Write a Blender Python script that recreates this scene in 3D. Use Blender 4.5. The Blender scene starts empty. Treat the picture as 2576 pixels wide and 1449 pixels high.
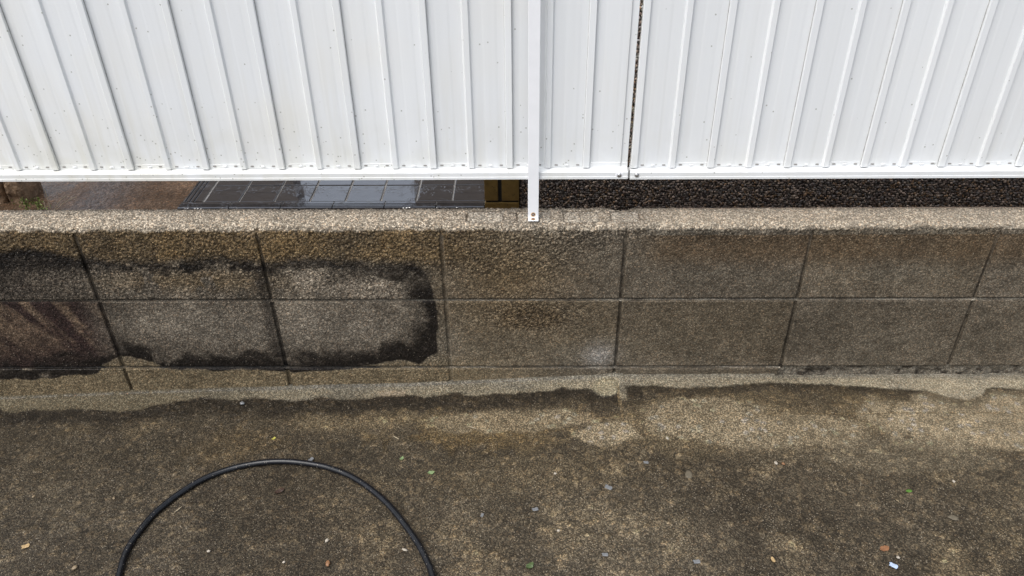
import bpy, math, random
import numpy as np
from mathutils import Matrix, Vector

random.seed(7)
rng = np.random.default_rng(11)
SC = bpy.context.scene
COL = SC.collection

# ------------------------------------------------------------------ camera
def camera():
    p, yw, r = math.radians(34.2614), math.radians(-0.9779), math.radians(-0.6912)
    fw = Vector((math.sin(yw)*math.cos(p), math.cos(yw)*math.cos(p), -math.sin(p)))
    rt = Vector((math.cos(yw), -math.sin(yw), 0)); up = rt.cross(fw)
    rt2 = rt*math.cos(r)+up*math.sin(r); up2 = -rt*math.sin(r)+up*math.cos(r)
    m = Matrix(((rt2.x, up2.x, -fw.x, -0.22256), (rt2.y, up2.y, -fw.y, -1.47515),
                (rt2.z, up2.z, -fw.z, 1.23774), (0, 0, 0, 1)))
    cd = bpy.data.cameras.new('camera'); cd.sensor_width = 36; cd.lens = 36*1984.96/2576
    cd.clip_start = .02; cd.clip_end = 500
    c = bpy.data.objects.new('camera', cd); COL.objects.link(c); c.matrix_world = m
    SC.camera = c
camera()

# ------------------------------------------------------------------ light
SUN_DIR = Vector((-0.36, -0.34, 0.88)).normalized()       # towards the bright part of the cloud
w = bpy.data.worlds.new('World'); SC.world = w; w.use_nodes = True
nt = w.node_tree; nt.nodes.clear()
sky = nt.nodes.new('ShaderNodeTexSky'); sky.sky_type = 'NISHITA'; sky.sun_disc = False
sky.sun_elevation = math.asin(SUN_DIR.z); sky.sun_rotation = math.atan2(SUN_DIR.x, SUN_DIR.y)
sky.air_density = 1.0; sky.dust_density = 4.0; sky.ozone_density = 1.0
hs = nt.nodes.new('ShaderNodeHueSaturation'); hs.inputs['Saturation'].default_value = .42   # thin overcast
bg = nt.nodes.new('ShaderNodeBackground'); bg.inputs['Strength'].default_value = .15
wo = nt.nodes.new('ShaderNodeOutputWorld')
nt.links.new(sky.outputs[0], hs.inputs['Color']); nt.links.new(hs.outputs[0], bg.inputs['Color'])
nt.links.new(bg.outputs[0], wo.inputs['Surface'])
sd = bpy.data.lights.new('sun', 'SUN'); sd.energy = .65; sd.angle = math.radians(50); sd.color = (1, .99, .97)
so = bpy.data.objects.new('sun', sd); COL.objects.link(so)
so.rotation_euler = SUN_DIR.to_track_quat('Z', 'Y').to_euler()
vs = SC.view_settings; vs.view_transform = 'Standard'; vs.look = 'None'; vs.gamma = 1; vs.use_curve_mapping = False
vs.exposure = 0.86

# ------------------------------------------------------------------ helpers
def tag(o, label=None, cat=None, group=None, kind=None):
    if label: o['label'] = label
    if cat: o['category'] = cat
    if group: o['group'] = group
    if kind: o['kind'] = kind
    return o

def empty(name, loc=(0, 0, 0)):
    o = bpy.data.objects.new(name, None); o.empty_display_size = .05; COL.objects.link(o); o.location = loc
    return o

def link(name, me, parent=None, mat=None):
    """object whose mesh data are in world coordinates, parented without moving"""
    o = bpy.data.objects.new(name, me); COL.objects.link(o)
    if mat and not me.materials: me.materials.append(mat)
    if parent is not None:
        o.parent = parent; o.location = -Vector(parent_loc(parent))
    return o

def parent_loc(p):
    l = Vector((0, 0, 0))
    while p is not None:
        l += p.location; p = p.parent
    return l

def lin(c):
    c = np.asarray(c, float)/255
    return np.where(c <= .04045, c/12.92, ((c+.055)/1.055)**2.4)

def mesh_np(name, V, F, smooth=True):
    me = bpy.data.meshes.new(name)
    V = np.asarray(V, np.float32); F = np.asarray(F, np.int32)
    k = F.shape[1]
    me.vertices.add(len(V)); me.vertices.foreach_set('co', V.ravel())
    me.loops.add(F.size); me.loops.foreach_set('vertex_index', F.ravel())
    me.polygons.add(len(F))
    me.polygons.foreach_set('loop_start', np.arange(0, F.size, k, dtype=np.int32))
    me.polygons.foreach_set('loop_total', np.full(len(F), k, np.int32))
    me.polygons.foreach_set('use_smooth', np.full(len(F), smooth))
    me.update(calc_edges=True); me.validate()
    return me

def grid_faces(nr, nc, flip=False):
    i = np.arange(nr-1)[:, None]*nc+np.arange(nc-1)[None, :]
    f = np.stack([i, i+1, i+nc+1, i+nc], -1).reshape(-1, 4)
    return f[:, ::-1] if flip else f

def attr_col(me, name, rgb):
    a = me.attributes.new(name, 'FLOAT_COLOR', 'POINT')
    d = np.ones((len(rgb), 4), np.float32); d[:, :3] = rgb
    a.data.foreach_set('color', d.ravel())

def attr_f(me, name, v):
    a = me.attributes.new(name, 'FLOAT', 'POINT'); a.data.foreach_set('value', np.asarray(v, np.float32).ravel())

# ---- noise in numpy
def h2(ix, iy, s):
    x = (ix.astype(np.int64)*374761393+iy.astype(np.int64)*668265263+s*974634777) & 0xffffffff
    x = ((x ^ (x >> 13))*1274126177) & 0xffffffff
    x = ((x ^ (x >> 15))*2246822519) & 0xffffffff
    return ((x ^ (x >> 16)) & 0xffffff)/float(0x1000000)

def vn(x, y, s=0):
    ix = np.floor(x); iy = np.floor(y); fx = x-ix; fy = y-iy
    fx = fx*fx*(3-2*fx); fy = fy*fy*(3-2*fy)
    a, b, c, d = h2(ix, iy, s), h2(ix+1, iy, s), h2(ix, iy+1, s), h2(ix+1, iy+1, s)
    return (a+(b-a)*fx)*(1-fy)+(c+(d-c)*fx)*fy

def fbm(x, y, s=0, o=4):
    t = 0; a = .5; n = 0
    for k in range(o):
        t = t+a*vn(x, y, s+17*k); n += a; a *= .5; x = x*2.03+3.1; y = y*2.03+1.7
    return t/n

def worley(x, y, s=0):
    ix = np.floor(x); iy = np.floor(y)
    f1 = np.full(x.shape, 9.); cid = np.zeros(x.shape)
    for dx in (-1, 0, 1):
        for dy in (-1, 0, 1):
            cx, cy = ix+dx, iy+dy
            px = cx+.1+.8*h2(cx, cy, s+1); py = cy+.1+.8*h2(cx, cy, s+2)
            d = (px-x)**2+(py-y)**2; m = d < f1
            f1 = np.where(m, d, f1); cid = np.where(m, h2(cx, cy, s+3), cid)
    return np.sqrt(f1), cid

def stones(x, y, size, s):
    """rounded stone relief 0..1 and the stone's random id"""
    f, c = worley(x/size+.35*vn(x/size*1.7, y/size*1.7, s+9), y/size, s)
    return np.clip(1-(f/(.45+.25*c))**2, 0, 1)*(.45+.55*c), c

def sstep(a, b, x):
    t = np.clip((x-a)/(b-a), 0, 1); return t*t*(3-2*t)

def sdf_poly(px, py, poly):
    """signed distance, positive inside"""
    P = np.asarray(poly, float); n = len(P)
    d = np.full(px.shape, 1e9); ins = np.zeros(px.shape, bool)
    for i in range(n):
        a = P[i]; b = P[(i+1) % n]; e = b-a
        wx = px-a[0]; wy = py-a[1]
        t = np.clip((wx*e[0]+wy*e[1])/(e@e+1e-12), 0, 1)
        d = np.minimum(d, (wx-e[0]*t)**2+(wy-e[1]*t)**2)
        c = (a[1] > py) != (b[1] > py)
        xi = a[0]+(py-a[1])*e[0]/(e[1] if abs(e[1]) > 1e-9 else 1e-9)
        ins ^= c & (px < xi)
    return np.where(ins, 1, -1)*np.sqrt(d)

def mix(a, b, t):
    return a+(b-a)*t[..., None]

# ---- primitive meshes
def box_me(name, x0, x1, y0, y1, z0, z1, bev=0.0):
    import bmesh
    bm = bmesh.new()
    v = [bm.verts.new(p) for p in ((x0, y0, z0), (x1, y0, z0), (x1, y1, z0), (x0, y1, z0),
                                   (x0, y0, z1), (x1, y0, z1), (x1, y1, z1), (x0, y1, z1))]
    for f in ((3, 2, 1, 0), (4, 5, 6, 7), (0, 1, 5, 4), (1, 2, 6, 5), (2, 3, 7, 6), (3, 0, 4, 7)):
        bm.faces.new([v[i] for i in f])
    if bev:
        bmesh.ops.bevel(bm, geom=bm.edges[:], offset=bev, segments=2, affect='EDGES', profile=.6)
    me = bpy.data.meshes.new(name); bm.to_mesh(me); bm.free()
    return me

def extrude_x(name, prof, x0, x1, closed=True, cap=True):
    """prof: list of (y,z); counter-clockwise seen from +x"""
    n = len(prof); V = [(x0, y, z) for y, z in prof]+[(x1, y, z) for y, z in prof]
    F = []
    for i in range(n if closed else n-1):
        j = (i+1) % n; F.append((i, j, n+j, n+i))
    if cap and closed:
        F.append(tuple(range(n-1, -1, -1))); F.append(tuple(range(n, 2*n)))
    me = bpy.data.meshes.new(name); me.from_pydata(V, [], F); me.update()
    return me

def extrude_z(name, prof, z0, z1, closed=False):
    """prof: list of (x,y)"""
    n = len(prof); V = [(x, y, z0) for x, y in prof]+[(x, y, z1) for x, y in prof]
    F = []
    for i in range(n if closed else n-1):
        j = (i+1) % n; F.append((i, j, n+j, n+i))
    if closed:
        F.append(tuple(range(n-1, -1, -1))); F.append(tuple(range(n, 2*n)))
    me = bpy.data.meshes.new(name); me.from_pydata(V, [], F); me.update()
    return me

def dome(name, c, axis, r, h, ratio=1.0, seg=14, rings=4):
    """flattened dome looking along -y ('y') or up ('z')"""
    V = []; F = []
    for k in range(rings):
        a = math.pi/2*k/rings
        for s in range(seg):
            t = 2*math.pi*s/seg
            u, v, q = r*math.cos(a)*math.cos(t), r*ratio*math.cos(a)*math.sin(t), h*math.sin(a)
            V.append((c[0]+u, c[1]-q, c[2]+v) if axis == 'y' else (c[0]+u, c[1]+v, c[2]+q))
    V.append((c[0], c[1]-h, c[2]) if axis == 'y' else (c[0], c[1], c[2]+h))
    for k in range(rings-1):
        for s in range(seg):
            F.append((k*seg+s, k*seg+(s+1) % seg, (k+1)*seg+(s+1) % seg, (k+1)*seg+s))
    for s in range(seg):
        F.append(((rings-1)*seg+s, (rings-1)*seg+(s+1) % seg, len(V)-1))
    me = bpy.data.meshes.new(name); me.from_pydata(V, [], F); me.update()
    for p in me.polygons: p.use_smooth = True
    return me

# ---- materials
class NB:
    def __init__(s, name):
        s.m = bpy.data.materials.new(name); s.m.use_nodes = True; s.t = s.m.node_tree; s.t.nodes.clear()
        s.out = s.n('ShaderNodeOutputMaterial'); s.b = s.n('ShaderNodeBsdfPrincipled')
        s.t.links.new(s.b.outputs[0], s.out.inputs['Surface'])
        tc = s.n('ShaderNodeTexCoord'); s.co = tc.outputs['Object']
    def n(s, k, **kw):
        x = s.t.nodes.new(k)
        for a, v in kw.items(): setattr(x, a, v)
        return x
    def l(s, a, b): s.t.links.new(a, b)
    def put(s, sock, v):
        if isinstance(v, bpy.types.NodeSocket): s.l(v, sock)
        elif isinstance(v, (tuple, list, np.ndarray)):
            v = tuple(float(q) for q in v)
            sock.default_value = v+(1.,) if len(v) == 3 and sock.type == 'RGBA' else v
        else: sock.default_value = v
    def attr(s, name, fac=False):
        a = s.n('ShaderNodeAttribute', attribute_name=name); return a.outputs['Fac' if fac else 'Color']
    def scale(s, v):
        m = s.n('ShaderNodeMapping'); s.l(s.co, m.inputs[0]); m.inputs['Scale'].default_value = v; return m.outputs[0]
    def noise(s, sc, det=3, rough=.55, vec=None):
        x = s.n('ShaderNodeTexNoise'); s.l(vec or s.co, x.inputs['Vector'])
        x.inputs['Scale'].default_value = sc; x.inputs['Detail'].default_value = det; x.inputs['Roughness'].default_value = rough
        return x.outputs['Fac']
    def vor(s, sc, vec=None, rnd=1.):
        x = s.n('ShaderNodeTexVoronoi'); s.l(vec or s.co, x.inputs['Vector']); x.inputs['Scale'].default_value = sc
        x.inputs['Randomness'].default_value = rnd
        sep = s.n('ShaderNodeSeparateColor'); s.l(x.outputs['Color'], sep.inputs[0])
        return x.outputs['Distance'], sep.outputs[0], sep.outputs[1], sep.outputs[2]
    def math(s, op, a, b=0., c=None, clamp=False):
        x = s.n('ShaderNodeMath', operation=op, use_clamp=clamp); s.put(x.inputs[0], a); s.put(x.inputs[1], b)
        if c is not None: s.put(x.inputs[2], c)
        return x.outputs[0]
    def map(s, v, a, b, c, d, smooth=False):
        x = s.n('ShaderNodeMapRange', interpolation_type='SMOOTHSTEP' if smooth else 'LINEAR')
        for i, q in enumerate((v, a, b, c, d)): s.put(x.inputs[i], q)
        return x.outputs[0]
    def mix(s, fac, a, b, mode='MIX'):
        x = s.n('ShaderNodeMix', data_type='RGBA', blend_type=mode); s.put(x.inputs[0], fac); s.put(x.inputs[6], a); s.put(x.inputs[7], b)
        return x.outputs[2]
    def mul(s, col, v):
        x = s.n('ShaderNodeVectorMath', operation='SCALE'); s.put(x.inputs[0], col); s.put(x.inputs['Scale'], v); return x.outputs[0]
    def bump(s, h, strength, dist, prev=None):
        x = s.n('ShaderNodeBump'); x.inputs['Strength'].default_value = strength; x.inputs['Distance'].default_value = dist
        s.l(h, x.inputs['Height'])
        if prev is not None: s.l(prev, x.inputs['Normal'])
        return x.outputs[0]
    def set(s, **kw):
        for k, v in kw.items(): s.put(s.b.inputs[k.replace('_', ' ')], v)
        return s.m

def masonry(name, scale, contrast, bump, speck=.05, rdry=.9, rwet=.42, stone=(.30, .26, .20)):
    """tint and wet come with the mesh; grains, grit and specks are added here"""
    b = NB(name)
    tint = b.attr('tint'); wet = b.attr('wet', True); crs = b.attr('coarse', True)
    d, r1, r2, r3 = b.vor(scale)
    n1 = b.noise(scale*2.2, 1, .6)
    k = b.map(crs, 0, 1, .55, 1.)                         # gravelly places show more contrast
    a = b.math('MULTIPLY', b.math('MULTIPLY_ADD', b.math('MULTIPLY', r1, r1), 2.9, -.93), k)
    f = b.math('MULTIPLY_ADD', a, contrast, 1.)
    f = b.math('MULTIPLY', f, b.map(d, .25, .75, 1.12, .62))
    f = b.math('MULTIPLY', f, b.map(n1, .2, .8, .62, 1.38))
    col = b.mul(tint, f)
    # warm and cool grains
    col = b.mix(b.map(r2, .75, 1, 0, .35), col, b.mix(1., col, (1.35, 1.0, .72), 'MULTIPLY'))
    col = b.mix(b.map(r2, .25, 0, 0, .35), col, b.mix(1., col, (.85, .98, 1.08), 'MULTIPLY'))
    isw = b.math('MULTIPLY', b.math('GREATER_THAN', r3, 1-speck), b.map(d, .25, .5, 1, 0))
    col = b.mix(isw, col, b.mix(b.map(r2, 0, 1, .25, .7), stone, b.mul(tint, 2.6)))
    rough = b.map(wet, 0, 1, rdry, rwet)
    rough = b.math('ADD', rough, b.map(r2, 0, 1, -.12, .1))
    nrm = b.bump(b.math('MULTIPLY', b.map(d, 0, .8, 1, 0), b.map(crs, 0, 1, .5, 1.2)), bump, .0016)
    return b.set(Base_Color=col, Roughness=rough, Normal=nrm, Specular_IOR_Level=b.map(wet, 0, 1, .12, .22))

def simple(name, col, rough=.6, var=.15, sc=60, bump=0., **kw):
    b = NB(name); n = b.noise(sc, 4)
    c = b.mul(tuple(col), b.map(n, .25, .75, 1-var, 1+var))
    if bump: kw['Normal'] = b.bump(b.noise(sc*3, 3), bump, .001)
    return b.set(Base_Color=c, Roughness=rough, **kw)

M = {}
M['block'] = masonry('wet_concrete_block', 350, .52, .55, .025)
M['mortar'] = masonry('mortar', 420, .35, .5, .02)
M['ground'] = masonry('wet_concrete_ground', 390, .58, .5, .05, rdry=.92, rwet=.40)
M['yard'] = masonry('wet_brown_yard', 190, .35, .5, .01, rdry=.85, rwet=.12)

def white_metal(name, dirty):
    b = NB(name)
    st = b.noise(1., 1, .6, b.scale((160, 160, 2.2)))
    broad = b.noise(5, 2, .55)
    sx = b.n('ShaderNodeSeparateXYZ'); b.l(b.co, sx.inputs[0])
    low = b.map(sx.outputs[2], .50, .66, 1, 0)                   # splash zone at the foot of the sheet
    left = b.map(sx.outputs[0], -1.3, .3, 1., .25)
    col = b.mix(b.map(st, .35, .7, 0, .3), (.755, .775, .785), (.715, .735, .745))
    col = b.mix(b.math('MULTIPLY', b.map(broad, .45, .75, 0, .55), left), col, (.74, .725, .66))  # patchy film; warm ambient tint of the left part put into the colour
    col = b.mix(b.math('MULTIPLY', b.math('MULTIPLY', low, left), b.map(b.noise(18, 2), .35, .7, 0, .5)), col, (.56, .55, .47))
    oi = b.n('ShaderNodeObjectInfo')
    col = b.mul(col, b.map(oi.outputs['Random'], 0, 1, .955, 1.02))
    drip = b.noise(1., 2, .6, b.scale((55, 55, 3.5)))
    col = b.mix(b.math('MULTIPLY', b.math('MULTIPLY', b.map(drip, .5, .72, 0, 1), b.map(sx.outputs[2], .50, .80, .55, .10)), left), col, (.60, .59, .52))
    d, r1, r2, r3 = b.vor(70)
    thr = b.math('SUBTRACT', 1.0, b.math('MULTIPLY', b.map(low, 0, 1, .008*dirty, .17*dirty), left))
    spot = b.math('MULTIPLY', b.math('GREATER_THAN', r1, thr), b.map(d, b.map(r2, 0, 1, .04, .10), b.map(r2, 0, 1, .09, .24), 1, 0))
    d2, p1, p2, p3 = b.vor(190)
    spot2 = b.math('MULTIPLY', b.math('GREATER_THAN', p1, b.math('SUBTRACT', 1.0, b.math('MULTIPLY', b.map(low, 0, 1, .010*dirty, .09*dirty), left))), b.map(d2, .2, .4, 1, 0))
    col = b.mix(b.math('MULTIPLY', spot, b.map(r3, 0, 1, .35, .9)), col, (.22, .22, .18))
    col = b.mix(b.math('MULTIPLY', spot2, .7), col, (.25, .25, .21))
    return b.set(Base_Color=col, Roughness=b.map(broad, .3, .7, .34, .5), Specular_IOR_Level=.4)
M['white'] = white_metal('white_painted_sheet', 1.)
M['white_rail'] = white_metal('white_painted_rail', .8)
M['bar'] = simple('white_bar_paint', (.80, .81, .83), .42, .03, 30)
M['slot'] = simple('slot_shade', (.24, .23, .215), .8, .2, 200)
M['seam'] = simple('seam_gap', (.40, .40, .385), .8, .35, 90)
M['steel'] = simple('screw_steel', (.42, .42, .42), .32, .1, 300, Metallic=.9)
M['rust'] = simple('rust', (.11, .042, .014), .85, .5, 260, .4)
M['ruststain'] = simple('rust_stain', (.66, .50, .34), .6, .25, 160)
M['seal'] = simple('grey_sealant', (.28, .28, .28), .6, .2, 120)

# ------------------------------------------------------------------ ground
GX = [-40, -1.54, -1.2, -.89, -.395, -.25, -.044, .04, .37, .66, .99, 40]
GZ = [-.10, -.0995, -.0817, -.0715, -.0511, -.0435, -.0322, -.0246, -.0231, -.0203, -.0194, -.019]
def gz(x, y):
    k = np.linspace(-.03, .03, 5)
    g = sum(np.interp(x+q, GX, GZ) for q in k)/5
    return g+.012*np.maximum(y, -3.)

DRY = [(-4, -.05), (-1.559, -0.044), (-1.519, -0.042), (-1.474, -0.056), (-1.429, -0.047), (-1.374, -0.056), (-1.338, -0.051), (-1.261, -0.056), (-1.206, -0.069), (-1.166, -0.065), (-1.127, -0.051), (-1.082, -0.040), (-1.012, -0.026), (-0.921, -0.039), (-0.880, -0.029), (-0.828, -0.041), (-0.777, -0.050), (-0.719, -0.037), (-0.668, -0.048), (-0.606, -0.047), (-0.576, -0.040), (-0.513, -0.040), (-0.511, -0.032), (-0.461, -0.048), (-0.426, -0.042), (-0.390, -0.031), (-0.353, -0.049), (-0.316, -0.048), (-0.292, -0.042), (-0.250, -0.046), (-0.178, -0.043), (-0.130, -0.034), (-0.102, -0.039), (-0.061, -0.041), (0., -.040), (0.036, -0.039), (0.096, -0.038), (0.154, -0.049), (0.226, -0.042), (0.298, -0.036), (0.365, -0.029), (0.412, -0.032), (0.470, -0.035), (0.562, -0.043), (0.651, -0.055), (0.731, -0.061), (0.767, -0.083), (0.810, -0.092), (0.849, -0.080), (0.873, -0.054), (0.921, -0.052), (0.979, -0.062), (4, -.06)]

def grow(a, b, step, far, ratio=1.35):
    core = list(np.arange(a, b+step*.5, step))
    lo = []; s = step; x = a
    while x > far[0]:
        s *= ratio; x -= s; lo.append(x)
    hi = []; s = step; x = b
    while x < far[1]:
        s *= ratio; x += s; hi.append(x)
    return np.array(lo[::-1]+core+hi)

def ground():
    xs = grow(-1.66, 1.16, .0026, (-45, 45)); ys = grow(-.66, .012, .0026, (-45, .04))
    X, Y = np.meshgrid(xs, ys); shp = X.shape; x = X.ravel(); y = Y.ravel()
    z = gz(x, y)
    near = sstep(-2.2, -.7, y)*sstep(-2.6, -1.7, x)*(1-sstep(1.2, 2.2, x))
    xw = x+.010*(fbm(x*30, y*30, 3)-.5); yw = y+.010*(fbm(x*32, y*32, 5)-.5)
    # distance below the dry strip along the wall (negative = inside the dry strip)
    edge = np.interp(xw, [p[0] for p in DRY], [p[1] for p in DRY])
    below = edge-yw+.004*(fbm(x*90, y*90, 71, 3)-.5)
    dry = 1-sstep(-.004, .0045, below+.006*(fbm(x*160, y*160, 73, 2)-.5))
    lump = 1-sstep(.85, 1.05, np.hypot((xw+.024)/.033, (yw+.044)/.030)+.2*(fbm(x*120, y*120, 75, 2)-.5)+9*(x > .003))
    side = .75*((x > .005) & (x < .027))*sstep(-.100, -.072, yw)*(1-sstep(.016, .028, xw))
    dry = np.maximum(dry, np.maximum(lump, side))
    big = fbm(x*4, y*5, 21, 5); mid = fbm(x*14, y*16, 31, 4); fine = fbm(x*60, y*60, 41, 3)
    E = 2.1
    dark = lin((86, 77, 62))/E; tan = lin((142, 126, 98))/E; gold = lin((140, 118, 80))/E
    grey = lin((118, 107, 88))/E; blk = lin((54, 47, 37))/E; pale = lin((186, 174, 148))/E
    dk2 = lin((76, 67, 54))/E
    c = np.tile(dark, (len(x), 1))
    c = mix(c, tan, np.clip((mid-.5)*2.2, 0, .55)*sstep(-.9, -.2, x))
    c = mix(c, grey, np.clip((big-.5)*3.2, 0, .6)*(.35+.65*sstep(-.6, 0., x)))
    mot = fbm(x*38+4*mid, y*38, 77, 4); m2 = fbm(x*11, y*13, 79, 3)
    def blob(cx, cy, rx, ry, col, amt, c, sharp=.45):
        amt = amt*(.34 if col is dk2 else .66)
        u = (xw-cx)/rx; v = (yw-cy)/ry
        d = np.sqrt(u*u+v*v)+1.5*(mid-.5)+1.3*(mot-.5)+.9*(fine-.5)
        return mix(c, col, amt*(1-sstep(1-sharp, 1+sharp, d)))
    c = blob(-.30, -.155, .17, .055, gold, .85, c); c = blob(-.22, -.13, .22, .04, tan, .7, c)
    c = blob(-.62, -.125, .22, .035, tan, .55, c); c = blob(-.88, -.19, .10, .05, gold, .3, c)
    c = blob(-1.17, -.12, .10, .03, tan, .55, c)
    c = blob(-.04, -.19, .075, .042, tan, .95, c, .15); c = blob(-.075, -.135, .03, .02, lin((150, 122, 86))/E, .8, c, .25)
    c = blob(.30, -.16, .36, .09, tan, 1., c); c = blob(.22, -.23, .14, .03, tan, .5, c)
    c = blob(.80, -.15, .28, .085, lin((156, 138, 106))/E, 1., c, .3); c = blob(.53, -.25, .25, .06, grey, .8, c)
    c = blob(.85, -.36, .28, .10, grey, .7, c); c = blob(.98, -.5, .15, .1, grey, .6, c)
    c = blob(-.30, -.40, .28, .09, grey, .45, c); c = blob(-.16, -.30, .2, .05, tan, .45, c)
    c = blob(-.70, -.43, .20, .12, dk2, .35, c)
    c = blob(.50, -.13, .085, .06, dk2, .85, c); c = blob(.42, -.09, .10, .03, dk2, .6, c)
    c = blob(.84, -.268, .24, .018, dk2, .75, c); c = blob(.98, -.29, .2, .05, dk2, .5, c)
    c = blob(.30, -.37, .34, .075, dk2, .5, c); c = blob(.55, -.42, .22, .05, dk2, .4, c)
    c = blob(-.02, -.36, .12, .05, dk2, .4, c); c = blob(.12, -.27, .10, .03, dk2, .5, c)
    c = blob(-.15, -.205, .10, .018, dk2, .45, c)
    def patch(cx, cy, rx, ry, col, amt, c):
        d = np.sqrt(((xw-cx)/rx)**2+((yw-cy)/ry)**2)+.6*(mid-.5)+.3*(mot-.5)+.3*(fine-.5)
        return mix(c, col, amt*(1-sstep(.88, 1.06, d)))
    lt = lin((176, 160, 131))/E
    c = patch(.20, -.155, .17, .075, lt, .7, c); c = patch(.37, -.19, .19, .06, lt, .6, c); c = patch(.84, -.16, .29, .10, lt, 1., c)
    c = patch(.62, -.265, .20, .05, lin((138, 126, 104))/E, .6, c); c = patch(1.0, -.40, .22, .10, lin((138, 126, 104))/E, .55, c)
    c = patch(-.03, -.192, .075, .038, lt, .85, c); c = patch(-.62, -.115, .20, .03, tan, .5, c); c = patch(-.24, -.135, .20, .038, lt, .55, c)
    # freshly soaked rim below the dry strip
    soft = np.where(x < .06, .055, .030)*(.5+1.1*mid)
    c = mix(c, blk, (1-sstep(soft*.4, soft*1.5, below))*np.where(x < .06, .85, .55)*(x > -3))
    c = c*(.70+.60*fine)[:, None]*(.84+.32*mid)[:, None]*(.68+.64*mot)[:, None]*(.9+.2*m2)[:, None]
    # the strip that stays dry
    pc = mix(np.tile(pale, (len(x), 1)), lin((158, 150, 132))/E, np.clip(2.5*(fbm(x*9, y*40, 51)-.45), 0, 1))
    pc = mix(pc, lin((148, 145, 135))/E, .6*sstep(-.025, 0., y))
    pc = mix(pc, lin((136, 124, 98))/E, .7*(1-sstep(-1.15, -.75, x)))
    pc = mix(pc, lin((178, 174, 164))/E, .6*np.exp(-((y+.007)/.0022)**2)*(fine > .38)*(x < .0))
    pc = mix(pc, lin((200, 188, 156))/E, (1-sstep(.03, .05, np.hypot(x+.02, (y+.045)*1.1)))*.8*(x < .008))
    pc = mix(pc, lin((205, 186, 158))/E, ((x > -.575) & (x < -.512) & (y < -.022)).astype(float)*.8)
    pc = pc*(.85+.3*fine)[:, None]*(.68+.16*sstep(-.6, .2, x)+.30*sstep(.3, .6, x))[:, None]*(.8+.4*m2)[:, None]
    sq = ((xw > -.066) & (xw < .001) & (yw > -.139) & (yw < -.05)).astype(float)
    c = mix(c, blk*1.1, .45*sq)
    c = mix(c, pc, dry)
    # old repair: square outline and the joint of the strip footing
    ln = np.zeros_like(x)
    jx = .004+.002*(mid-.5)
    ln = np.maximum(ln, (np.abs(x-jx) < .003)*((y > -.14) & (y < -.02)))
    ln = np.maximum(ln, .8*(np.abs(y+.140+.006*(mid-.5)) < .0025)*((x > -.062) & (x < .01)))
    ln = np.maximum(ln, .7*(np.abs(x+.075+(y+.04)*-.25) < .005)*((y > -.125) & (y < -.03))*(mid > .42))
    ln = np.maximum(ln, .8*(np.abs(x+.062) < .002)*((y > -.14) & (y < -.115)))
    c = mix(c, lin((150, 130, 98))/E, ln*.75*(1-dry))
    foot = (np.abs(y+.137-.002*(x-.3)) < .0016)*(x > .02)*(fine > .35)
    c = mix(c, lin((135, 115, 82))/E, foot*.5)
    wet = np.clip(1-dry*.95, 0, 1)*np.clip(.55+1.1*(big-.4)+.4*(mid-.5), .15, 1)
    wet = np.where(c[:, 0] > .16, wet*.6, wet)
    coarse = np.clip(.85+1.0*(mid-.5)-.55*sstep(.1, .7, x)*sstep(-.42, -.2, y)-.2*sstep(.5, 1., x), .12, 1)*(1-.5*dry)
    s1, _ = stones(x, y, .0062, 5); s2, i2 = stones(x, y, .013, 8)
    big_st = s2*(i2 > .82)*(1-dry)
    c = mix(c, np.clip(c*2.2, 0, .22)*np.array([1.05, 1., .92]), np.clip(1.2*big_st-.3, 0, .5))
    relief = (.0010*s1*coarse+.0014*s2*(i2 > .8)*coarse+.0024*(mid-.5)+.004*(big-.5)+.0010*(fine-.5)*(1-.4*dry))*near
    relief = relief+.003*lump-.0015*sq*(1-dry)-.0012*ln*near-.001*foot
    z = z+relief+.016*np.clip(1-(-y)/.034, 0, 1)**1.5*np.where(x < .02, .5, np.where(x < .39, .2, -.25))   # fillet against the blocks
    V = np.stack([x, y, z], 1)
    me = mesh_np('ground', V, grid_faces(*shp))
    attr_col(me, 'tint', np.clip(c, .004, .9)); attr_f(me, 'wet', wet); attr_f(me, 'coarse', coarse)
    tag(link('ground', me, None, M['ground']), 'wet stained concrete ground in front of the block wall', kind='structure')
ground()

YZ = .135
def yard():
    xs = grow(-1.98, -1.15, .0045, (-45, 45)); ys = grow(.30, 1.0, .0045, (.07, 45))
    X, Y = np.meshgrid(xs, ys); x = X.ravel(); y = Y.ravel()
    mid = fbm(x*14, y*14, 131); fine = fbm(x*70, y*70, 132, 3)
    near = 1-sstep(1.2, 3, y)
    E = .85
    c = mix(np.tile(lin((74, 58, 44))/E, (len(x), 1)), lin((98, 80, 64))/E, np.clip(2*(mid-.35), 0, 1))
    c = mix(c, lin((70, 64, 62))/E, .7*np.exp(-((x+1.50)/.10)**2))
    c = c*(.7+.6*fine)[:, None]
    wet = np.clip(.25+.5*np.exp(-((x+1.50)/.10)**2)+.9*(1-sstep(-1.72, -1.55, x+.1*(mid-.5))), 0, 1)
    s, _ = stones(x, y, .010, 55)
    z = YZ+near*(.003*(mid-.5)+.0016*s*(1-.8*(wet > .8))+.0018*(fine-.5)*(1.2-wet))
    me = mesh_np('yard_ground', np.stack([x, y, z], 1), grid_faces(*X.shape))
    attr_col(me, 'tint', np.clip(c, .004, .9)); attr_f(me, 'wet', wet); attr_f(me, 'coarse', np.full(len(x), .4))
    tag(link('yard_ground', me, None, M['yard']), 'wet brown ground of the yard behind the wall', kind='structure')
yard()

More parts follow.
